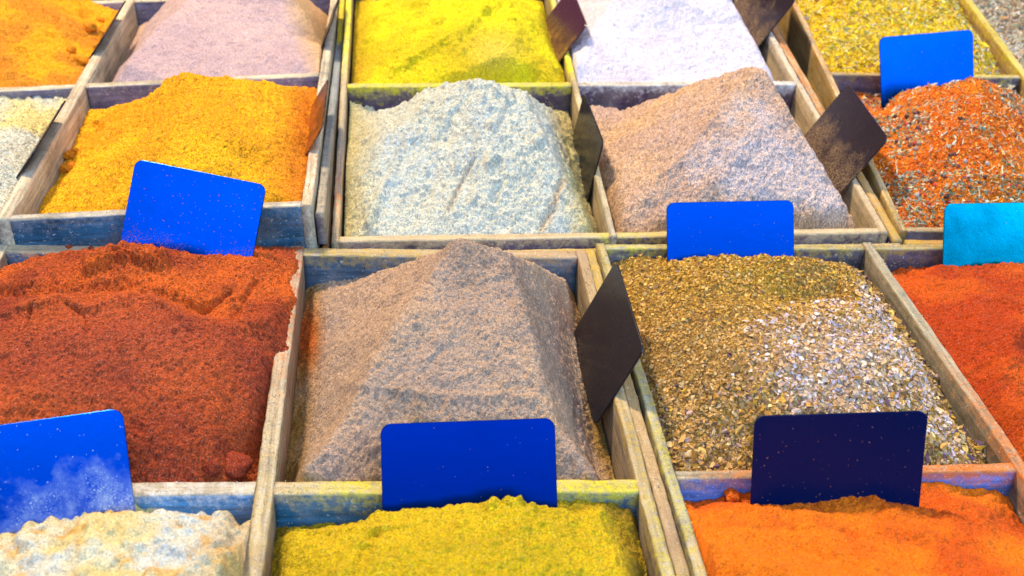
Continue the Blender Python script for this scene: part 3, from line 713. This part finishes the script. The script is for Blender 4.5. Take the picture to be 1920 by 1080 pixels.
# white, top
h5 = Heap(T3, 1, 1, base4(-.01, -.03, -.03, -.03) + [
    ('c', .3, 0, -.006), ('c', .84, 0, -.008), ('c', 0, .5, -.008), ('c', 1, .5, -.034), ('c', .93, .0, -.028),
    (V, 1445, 140, .04), (V, 1425, 95, .18), (V, 1395, 40, .34), (V, 1370, -5, .46), (V, 1290, -120, .62), (V, 1200, -110, .62), (V, 1150, 0, .5), (V, 1115, 50, .34), (V, 1090, 110, .12), (V, 1180, 60, .32), (V, 1220, -20, .48)], blur=2.5, seed=81, rough=(.003, .0016, .0006), res=.001)
h5.build('powder_heap', 'pale lilac white powder pyramid at the top', 'spice heap', flat(srgb(196, 188, 196), srgb(186, 176, 186), .5), M_FINE, group=GRP, contrast=.08)

# grey green
h6 = Heap(T3, 0, 0, base4(-.018, -.03, -.03, -.016) + [
    ('c', 0, .5, -.009), ('c', 0, .25, -.013), ('c', .2, 0, -.008), ('c', .55, 0, -.004), ('c', .87, 0, -.012), ('c', 1, .3, -.03), ('c', 1, .6, -.026),
    (V, 880, 141, .60), (V, 918, 149, .60), (V, 800, 168, .72), (V, 755, 193, .80), (V, 700, 212, .92), (V, 660, 200, .985), (V, 690, 214, .975),
    (V, 985, 170, .68), (V, 1012, 193, .79), (V, 1042, 208, .90), (V, 1066, 213, .97),
    (V, 790, 200, .58), (V, 765, 270, .42), (V, 730, 340, .26), (V, 690, 415, .06), (H_, 720, 270, 0.02), (H_, 680, 340, 0.008),
    (V, 990, 200, .52), (H_, 1025, 270, 0.034), (H_, 1060, 340, 0.016), (V, 1100, 415, .05), (H_, 930, 260, 0.042), (H_, 900, 350, 0.02),
    (H_, 1072, 290, -.016), (H_, 1092, 370, -.022), (H_, 1122, 425, -.03)], blur=2.2, seed=91, rough=(.004, .0024, .0012))
h6.dent(840, 250, 22, 26, .004).dent(900, 330, 30, 26, .003).groove([(820, 300), (800, 360), (770, 420)], .004, .003).groove([(960, 200), (985, 270), (1000, 330)], .005, .004)
h6.groove([(888, 300), (862, 345), (842, 392)], .0016, .004).groove([(935, 300), (945, 330), (925, 372)], .003, .005).groove([(1050, 340), (1040, 385), (1010, 425)], .0025, .005)
h6.groove([(800, 190), (762, 275), (720, 350), (690, 420)], .0035, -.0035).groove([(905, 180), (935, 210), (925, 240)], .003, -.003).groove([(880, 165), (850, 220), (835, 260)], .005, .003).groove([(985, 180), (1020, 270), (1065, 350)], .003, -.003).dent(920, 236, 12, 8, -.003)
h6.lumps(50, .004, .003, 12)
def f(s, z):
    c = mixc(srgb(192, 190, 172), srgb(184, 186, 176), .5 + z * 2)
    c = mixc(c, srgb(178, 158, 84), np.clip((.16 - s.U) / .16, 0, 1) * .8 + np.clip((s.U - .84) / .1, 0, 1) * .8)
    g = np.exp(-((s.px - (1038 - (s.py - 380) * .35)) / 9) ** 2) * (s.py > 335) + np.exp(-((s.px - (862 - (s.py - 345) * .5)) / 5) ** 2) * (np.abs(s.py - 350) < 45)
    return mixc(c, srgb(190, 140, 70), g * .35)
h6.build('powder_heap', 'pale grey green powder pyramid with furrows down its front', 'spice heap', f, group=GRP, contrast=.17)

# pinkish brown
h7 = Heap(T3, 1, 0, base4(-.016, -.04, -.036, -.02) + [
    ('c', 0, .5, -.012), ('c', .3, 0, -.008), ('c', .7, 0, -.008), ('c', .90, 0, -.02), ('c', 1, .5, -.038),
    (V, 1412, 123, .60), (V, 1432, 127, .58), (V, 1330, 147, .70), (V, 1240, 180, .80), (V, 1175, 204, .90), (V, 1125, 213, .985),
    (V, 1468, 190, .44), (V, 1530, 290, .24), (V, 1588, 385, .07), (V, 1606, 418, .01),
    (H_, 1360, 200, 0.06), (H_, 1295, 275, 0.04), (H_, 1235, 330, 0.022), (V, 1170, 390, .11), (H_, 1400, 280, 0.046), (H_, 1430, 350, 0.026), (H_, 1200, 270, 0.02), (H_, 1150, 300, 0.006), (H_, 1280, 400, 0.008), (H_, 1500, 400, 0.012),
    ('c', .88, .75, -.02), ('c', .95, .3, -.034)], blur=2.2, seed=101, rough=(.003, .0026, .0011))
h7.groove([(1340, 290), (1400, 310), (1420, 280)], .006, .003).groove([(1250, 325), (1300, 270), (1350, 205)], .003, -.002).groove([(1500, 380), (1520, 430)], .004, .004)
def f(s, z):
    c = mixc(srgb(196, 158, 122), srgb(182, 150, 130), .5 + z * 1.6)
    zz = fbm(s.X, s.Y, .03, 19, 4)
    c = mixc(c, srgb(198, 190, 196), np.clip(1.0 - np.hypot((s.px - 1440 - (s.py - 300) * .45) / 130, (s.py - 310) / 130) + zz * .7, 0, .45))  # paler bluish front patch: cool light put into the colour
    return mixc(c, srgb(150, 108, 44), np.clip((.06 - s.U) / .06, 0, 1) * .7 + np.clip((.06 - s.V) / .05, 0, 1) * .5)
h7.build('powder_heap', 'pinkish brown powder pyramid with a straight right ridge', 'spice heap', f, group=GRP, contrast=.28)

# yellow herbs
h8 = Heap(T4, 0, 1, base4(-.012, -.03, -.03, -.01) + [
    ('c', 0, .5, -.004), ('c', .4, 0, -.002), ('c', .8, 0, -.012), (U_, 1868, 128, 1), (U_, 1800, 30, 1),
    (H_, 1560, 60, 0.006), (H_, 1700, 40, 0.022), (V, 1620, -30, .6), (V, 1780, -10, .55), (V, 1850, 100, .14), (V, 1810, 50, .35), (H_, 1700, 100, 0.01)], blur=3, seed=111, rough=(.004, .003, .001), res=.0012)
h8.build('herb_heap', 'yellow herb and flake mixture heap at the top right', 'spice heap', flat(srgb(222, 186, 14), srgb(196, 166, 50), .8), group=GRP, contrast=.22)
P_y = [srgb(240, 206, 10), srgb(230, 188, 4), srgb(214, 206, 120), srgb(224, 210, 170), srgb(150, 160, 110), srgb(190, 140, 60)]
P_g = [srgb(178, 180, 165), srgb(140, 150, 120), srgb(190, 170, 140), srgb(120, 110, 100), srgb(200, 190, 180), srgb(150, 110, 80)]
edge8 = lambda s, i, j: np.clip((s.U[i, j] - .80) / .06, 0, 1)
scatter(h8, 'strand', 7000, (.003, .009), P_y, 21, weights=(5, 4, 2, 1.5, 1, 1), name='herb_bits', tilt=.8)
scatter(h8, 'leaf', 7000, (.002, .005), P_y, 22, weights=(5, 5, 2, 1, 1.2, 1), name='herb_bits', tilt=1.)
scatter(h8, 'leaf', 6000, (.0025, .006), P_g, 23, name='herb_bits', mask=edge8, tilt=1.)

# orange herbs
h9 = Heap(T4, 0, 0, base4(-.018, -.03, -.03, -.03) + [
    ('c', 0, .5, -.010), ('c', .15, 0, -.014), ('c', .5, 0, -.008), ('c', .9, 0, -.02), ('c', 1, .5, -.02),
    (V, 1600, 178, .985), (V, 1640, 192, .93), (V, 1700, 172, .82), (V, 1745, 160, .76), (V, 1800, 152, .68), (V, 1835, 150, .66), (V, 1868, 168, .64), (V, 1900, 205, .60), (V, 1935, 250, .5),
    (H_, 1680, 250, 0.008), (H_, 1760, 250, 0.03), (H_, 1850, 250, 0.036), (H_, 1700, 340, 0.004), (H_, 1800, 330, 0.02), (H_, 1900, 330, 0.022), (V, 1740, 400, .08), (V, 1960, 400, .1), (V, 1910, 180, .9)], blur=3, seed=121, rough=(.004, .003, .001))
h9.build('herb_heap', 'orange and green dried herb mixture heap on the right', 'spice heap', flat(srgb(218, 112, 6), srgb(200, 88, 4), .8), group=GRP, contrast=.3)
P_o = [srgb(228, 122, 6), srgb(208, 92, 4), srgb(234, 146, 18)]
P_m = [srgb(140, 158, 130), srgb(92, 116, 92), srgb(190, 190, 150), srgb(225, 205, 170), srgb(130, 60, 40), srgb(160, 60, 60), srgb(100, 110, 70)]
P_s = [srgb(235, 205, 150), srgb(225, 170, 110), srgb(205, 200, 170)]
P_b = [srgb(120, 70, 60), srgb(185, 175, 160), srgb(90, 50, 45), srgb(150, 130, 120), srgb(170, 50, 40)]
def green(s, i, j):
    z = fbm(s.X[i, j], s.Y[i, j], .03, 5, 2)
    return np.clip(.22 + z * 2.2 + np.clip((.30 - s.V[i, j]) / .2, 0, 1) + np.clip((.2 - s.U[i, j]) / .15, 0, .6), .08, 1)
scatter(h9, 'leaf', 26000, (.0012, .0036), P_o, 31, name='herb_bits', tilt=1.)
scatter(h9, 'leaf', 17000, (.0016, .0048), P_m, 32, weights=(5, 4, 3, 1, 1, 1, 2), name='herb_bits', mask=green, tilt=1.)
scatter(h9, 'strand', 1500, (.003, .009), P_s, 33, name='herb_stalks', tilt=.8)
scatter(h9, 'ball', 520, (.003, .0050), P_b, 34, name='peppercorns', mask=green)

# grey herbs, top right corner
h10 = Heap(T4, 1, 1, base4(-.012, -.01, -.02, -.016) + [('c', 0, .5, -.008), ('c', .3, .5, .02), ('c', .3, .2, .008), ('c', .6, .5, .03)], blur=3, seed=131, rough=(.004, .003, .001), res=.0014)
h10.build('herb_heap', 'grey green dried herb mixture heap in the top right corner', 'spice heap', flat(srgb(170, 165, 150), srgb(140, 120, 95), .8), group=GRP, contrast=.3)
scatter(h10, 'leaf', 7000, (.003, .007), P_g, 41, name='herb_bits', tilt=1.)
scatter(h10, 'strand', 3000, (.004, .009), P_s + P_g, 42, name='herb_stalks', tilt=.8)

# turmeric, top left
h11 = Heap(T5, 0, 1, base4(-.006, -.008, -.016, -.02) + [
    ('c', .5, 0, -.004), ('c', 1, .5, -.002), (V, 60, -5, .93), (V, 125, 3, .95), (V, 170, 18, .94), (V, 190, 22, .97), (V, 40, -50, .8), (V, -60, -40, .7), (H_, 40, 30, 0.034), (H_, 150, 60, 0.008), (H_, 0, 90, 0.02), (H_, 120, 110, 0.006), (V, 60, 145, .08)], blur=2.5, seed=141, rough=(.005, .003, .0008), res=.001)
h11.dent(160, 27, 14, 6, .006).dent(108, 50, 12, 7, .003).lumps(40, .005, .004, 14)
h11.build('powder_heap', 'orange turmeric coloured powder heap at the top left corner', 'spice heap', flat(srgb(222, 150, 6), srgb(202, 124, 20), .9), group=GRP, contrast=.16)
for k, (x, y, z) in enumerate([(172, 56, .013), (150, 117, .015), (135, 97, .010), (190, 40, .008)]): lump(h11, x, y, z, srgb(226, 135, 10), 20 + k)

# mauve
h12 = Heap(T5, 1, 1, base4(-.036, -.012, -.03, -.03) + [
    ('c', 0, .5, -.036), ('c', .45, 0, -.006), ('c', .8, 0, -.006), ('c', 1, .4, -.01), (H_, 213, 140, -.03), ('c', .1, .02, -.02),
    (V, 236, 120, .12), (V, 300, 45, .36), (V, 352, 0, .50), (V, 420, -90, .64), (V, 490, -80, .62), (V, 490, 0, .46), (V, 530, 60, .28), (V, 560, 110, .10), (V, 570, 20, .5), (V, 590, 80, .22),
    (H_, 262, 60, -.022), (H_, 300, 10, -.02)], blur=2.2, seed=151, rough=(.0025, .0014, .0004), res=.001)
h12.groove([(545, 70), (560, 100), (575, 120)], .002, .002).groove([(510, 30), (545, 55)], .001, .0015)
def f(s, z):
    c = mixc(srgb(180, 152, 148), srgb(168, 142, 142), .5 + z * 1.5)
    r = np.clip((s.px - 520 - (s.py) * .35) / 40, 0, 1)
    return mixc(c, srgb(190, 150, 96), r * .8 + np.clip((.1 - s.U) / .1, 0, 1) * .5)
h12.build('powder_heap', 'smooth mauve grey powder pyramid at the top left behind the golden heap', 'spice heap', f, M_FINE, group=GRP, contrast=.07)

# beige, left edge
h13 = Heap(T5, 0, 0, base4(-.01, -.008, -.012, -.016) + [
    ('c', 1, .5, -.003), (V, 0, 186, .97), (V, 60, 186, .95), (V, 100, 200, .94), (V, -60, 200, .85), (H_, 40, 230, 0.01), (H_, -20, 280, 0.014), (H_, 20, 320, 0.002), ('c', .5, .3, .02)], blur=2.5, seed=161, rough=(.004, .003, .0012), res=.001)
def f(s, z):
    c = mixc(srgb(205, 184, 120), srgb(190, 185, 165), .5 + z * 2 - (s.V - .6))
    return c
h13.build('powder_heap', 'pale beige granular powder heap at the left edge', 'spice heap', f, group=GRP, contrast=.28)

# golden
h14 = Heap(T5, 1, 0, base4(-.035, -.006, -.014, -.03) + [
    (U_, 68, 398, 0), (U_, 112, 330, 0), (U_, 142, 262, 0), (U_, 166, 208, 0), ('c', .3, 0, -.010), ('c', .7, 0, -.006), ('c', 1, .5, -.004),
    (V, 170, 200, .975), (V, 200, 203, .95), (V, 245, 190, .86), (V, 290, 168, .74), (V, 322, 142, .64), (V, 350, 134, .60), (V, 400, 142, .60), (V, 450, 152, .62), (V, 510, 156, .70), (V, 550, 166, .80), (V, 585, 178, .88),
    (H_, 250, 235, 0.012), (H_, 190, 290, 0.002), (H_, 130, 350, -0.006), (H_, 320, 240, 0.036), (H_, 420, 250, 0.036), (H_, 500, 250, 0.024), (H_, 540, 300, 0.008), (H_, 300, 330, 0.016), (H_, 420, 330, 0.016), (H_, 560, 240, 0.01)], blur=2.4, seed=171, rough=(.0035, .0018, .0010))
h14.groove([(180, 240), (240, 215), (280, 190)], .004, .002).groove([(185, 235), (165, 262)], .004, .003).dent(450, 290, 30, 8, .002)
def f(s, z):
    c = mixc(srgb(232, 164, 8), srgb(220, 146, 4), .5 + z * 1.6)
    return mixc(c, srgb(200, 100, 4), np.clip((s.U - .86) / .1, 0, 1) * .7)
h14.build('powder_heap', 'golden orange powder heap behind the tilted card with painted blue sheen', 'spice heap', f, group=GRP, contrast=.24)
for k, (x, y, z) in enumerate([(132, 295, .010), (128, 318, .012), (142, 285, .007)]): lump(h14, x, y, z, srgb(205, 125, 10), 40 + k)

# ------------------------------------------------------------------ price cards
CW, CH, CT = 0.107, 0.074, 0.0016
C_SHEEN_BLUE = (0.0, 0.042, 0.29)  # blue light reflected by black boards, put into the base colour
def card_mesh(TLc, xd, yd, nd, mat, rad=0.0065, name='price_card'):
    """a rounded lacquered card: TLc its upper left corner, xd along the top, yd downwards"""
    pts = []
    for cx, cy, a0 in ((rad, rad, 180), (CW - rad, rad, 270), (CW - rad, CH - rad, 0), (rad, CH - rad, 90)):
        for k in range(7):
            a = R(a0 + 90 * k / 6); pts.append((cx + rad * math.cos(a), cy + rad * math.sin(a)))
    import bmesh
    bm = bmesh.new(); n = len(pts); lay = bm.verts.layers.float_vector.new('Up')
    rings = []
    for inset, dz in ((0.0003, CT / 2), (0, CT / 2 - .0003), (0, -CT / 2 + .0003), (0.0003, -CT / 2)):
        rg = []
        for x, y in pts:
            xx = CW / 2 + (x - CW / 2) * (1 - inset * 2 / CW); yy = CH / 2 + (y - CH / 2) * (1 - inset * 2 / CH)
            bow = 0.0012 * (1 - ((xx - CW / 2) / (CW / 2)) ** 2)
            v = bm.verts.new(Vector(TLc + xd * xx + yd * yy + nd * (dz + bow * 0))); v[lay] = (xx / CW, 1 - yy / CH, 0); rg.append(v)
        rings.append(rg)
    for a, b in zip(rings[:-1], rings[1:]):
        for k in range(n): bm.faces.new((a[k], a[(k + 1) % n], b[(k + 1) % n], b[k]))
    bm.faces.new(rings[0][::-1]); bm.faces.new(rings[-1])
    bmesh.ops.recalc_face_normals(bm, faces=bm.faces)
    me = bpy.data.meshes.new(name); bm.to_mesh(me); bm.free()
    o = bpy.data.objects.new(name, me); COL.objects.link(o); me.materials.append(mat)
    return o
def card(TLp, TRp, A, B, pl, h, lean, mat, label, W=None, mode='quad', up=.03, group='glossy price cards'):
    plane = PLANES[pl]; n = plane[0]; PA, PB = hit(*A, plane, h), hit(*B, plane, h)
    ax = (PB - PA) / np.linalg.norm(PB - PA); l = R(lean)
    upv = n * math.cos(l) + np.cross(ax, n) * math.sin(l); m = np.cross(ax, upv)
    if mode == 'quad':
        mm = (m, float(m @ PA)); q0, q1 = hit(*TLp, mm), hit(*TRp, mm)
        xd = (q1 - q0) / np.linalg.norm(q1 - q0); mid = (q0 + q1) / 2; TL = mid - xd * CW / 2
    else:
        xd = ax; TL = PB + upv * up - ax * CW
    yd = np.cross(m, xd); yd = yd if yd @ upv < 0 else -yd
    o = card_mesh(TL, xd, yd, m, mat)
    tag(o, label, 'price card', group); return o

m_plain = card_material('painted_blue_sheen_card', C_SHEEN_BLUE, 1.0, 0.20, tuple(srgb(150, 120, 90)), -.32, specks=.76)
m_red = card_material('painted_blue_sheen_card_red_dust', C_SHEEN_BLUE, 1.0, 0.19, tuple(srgb(190, 90, 50)), .0, dens=(.57, .60), specks=.73)
m_white = card_material('painted_blue_sheen_card_white_dust', C_SHEEN_BLUE, 1.0, 0.20, tuple(srgb(190, 200, 210)), .12, dens=(.52, .70), specks=.745, soft=.75)
m_cyan_sheen = card_material('painted_cyan_sheen_card', (0.0, 0.42, 0.66), 1.0, 0.14, tuple(srgb(200, 120, 60)), -.36)  # cyan reflection on a black board, put into the base colour
m_navy_sheen = card_material('painted_navy_sheen_card', (0.0005, 0.006, 0.045), 0.0, 0.22, tuple(srgb(150, 100, 70)), -.14, .10, specks=.745)  # dim blue reflection on a black board, painted as base colour
m_deep_sheen = card_material('painted_deep_sheen_card', (0.0, 0.014, 0.15), 1.0, 0.22, tuple(srgb(150, 120, 90)), -.36)  # same black board, its weaker reflection painted as darker blue
m_blk = card_material('black_card', (0.012, 0.009, 0.012), 0.0, 0.2, tuple(srgb(70, 60, 40)), -.16, .35)
m_brn = card_material('brown_dusted_black_card', (0.018, 0.010, 0.014), 0.0, 0.2, tuple(srgb(140, 112, 80)), .20, .4)
m_ylw = card_material('yellow_dusted_black_card', (0.05, 0.012, 0.03), 0.0, 0.2, tuple(srgb(190, 150, 10)), .22, .4)
m_org = card_material('orange_dusted_black_card', (0.018, 0.010, 0.01), 0.0, 0.25, tuple(srgb(205, 110, 10)), .5, .3)

card((250, 297), (505, 348), (217, 460), (483, 487), 1, .010, -31, m_red, 'tilted card with painted blue sheen and red specks leaning on the tray front in painted blue shade')
card((1250, 380), (1487, 375), (1250, 483), (1489, 483), 1, 0, -30, m_plain, 'plain card with painted blue sheen standing behind the bark chip heap')
card((1757, 382), (2010, 378), (1757, 497), (2000, 492), 1, -.004, -26.5, m_cyan_sheen, 'card with painted cyan sheen standing behind the red heap at the right edge')
card((1647, 70), (1825, 55), (1642, 182), (1820, 166), 3, 0, -29.5, m_plain, 'card with painted blue sheen standing behind the orange herb heap')
card((-110, 812), (215, 767), (-90, 985), (243, 955), 1, -.004, -35, m_white, 'white dusted card with painted blue sheen standing behind the cream heap')
card((708, 795), (1045, 783), (710, 960), (1050, 948), 1, -.004, -36, m_deep_sheen, 'card with painted deep blue sheen at the foot of the grey brown pyramid')
card((1420, 780), (1735, 770), (1407, 945), (1720, 948), 1, -.004, -16, m_navy_sheen, 'dark card with painted navy sheen standing in front of the bark chip heap')
card((1155, 485), (1210, 660), (1099, 557), (1154, 735), 1, .002, -22, m_blk, 'black card leaning over the rail right of the grey brown pyramid')
card((1095, 172), (1133, 270), (1083, 200), (1112, 310), 3, .002, -10, m_blk, 'dark card leaning between the grey green and pinkish brown heaps')
card((1590, 155), (1668, 262), (1538, 235), (1598, 340), 3, .002, -30, m_brn, 'brown dusted dark card leaning right of the pinkish brown heap')
card((1070, -30), (1103, 52), (1034, 0), (1059, 100), 3, .002, -34, m_ylw, 'yellow dusted dark card leaning between the yellow and white heaps')
card((1440, -85), (1499, 8), (1399, -5), (1443, 70), 3, .002, -30, m_brn, 'dark card leaning right of the white heap')
card(None, None, (231, 5), (171, 105), 5, 0, -40, m_blk, 'edge-on dark card right of the turmeric coloured heap', mode='rim', up=.030)
card(None, None, (110, 205), (34, 330), 5, 0, -40, m_blk, 'edge-on dark card between the beige and golden heaps', mode='rim', up=.030)
card(None, None, (590, 190), (577, 285), 5, 0, -33, m_org, 'edge-on orange dusted card standing right of the golden heap', mode='rim', up=.028)
card(None, None, (612, 60), (602, 92), 5, 0, -26, m_blk, 'edge-on dark card right of the mauve heap', mode='rim', up=.030)

# ------------------------------------------------------------------ spilled grains on the boards
def spilled(T, label):
    r = np.random.default_rng(len(label)); P = []; Cc = []; S = []
    for (A, B, n, s_, wd, lift, dust, par) in RAILS:
        if par is not T.root: continue
        L = np.linalg.norm(B - A); k = int(L * 1500)
        t = r.random(k); clump = fbm(t * L, t * 0 + A[0] * 9, .02, 3, 2) > r.normal(.0, .25, k); t = t[clump]; k = len(t)
        a = (r.random(k) - .5) * wd * .92
        p = A + (B - A) * t[:, None] + s_ * a[:, None] + n * (lift + .0003)
        ds = sorted(dust, key=lambda q: q[0]); tp = [q[0] for q in ds]; cs = np.array([q[1] if q[1] is not None else D_BEI for q in ds])
        c = np.stack([np.interp(t, tp, cs[:, i]) for i in range(3)], -1) * (.95 + .6 * r.random((k, 1)))
        P.append(p); Cc.append(c); S.append(.0003 + .0009 * r.random(k) ** 3)
    P = np.concatenate(P); Cc = np.concatenate(Cc); S = np.concatenate(S); k = len(P)
    V0 = np.array([(1, 0, 0), (0, 1, 0), (-1, 0, 0), (0, -1, 0), (0, 0, 1), (0, 0, -1)]) * .6
    F0 = np.array([(0, 1, 4), (1, 2, 4), (2, 3, 4), (3, 0, 4), (1, 0, 5), (2, 1, 5), (3, 2, 5), (0, 3, 5)])
    Q = V0[None] * (1 + r.normal(0, .25, (k, 6, 3))) * S[:, None, None] + P[:, None]
    C4 = np.concatenate([np.repeat(Cc[:, None], 6, 1), np.ones((k, 6, 1))], -1)
    F = (F0[None] + (np.arange(k) * 6)[:, None, None]).reshape(-1, 3)
    o = link('spilled_grains', np_mesh('spilled_grains', Q.reshape(-1, 3), F, False, (('Col', 'FLOAT_COLOR', C4),)), M_FLAKE)
    tag(o, label, 'spilled spice', None, 'stuff')
spilled(T1, 'loose spice grains spilled on the boards of the front left tray')
spilled(T2, 'loose spice grains spilled on the boards of the front right tray')
spilled(T3, 'loose spice grains spilled on the boards of the middle rear tray')
spilled(T4, 'loose spice grains spilled on the boards of the right rear tray')
spilled(T5, 'loose spice grains spilled on the boards of the raised left tray')
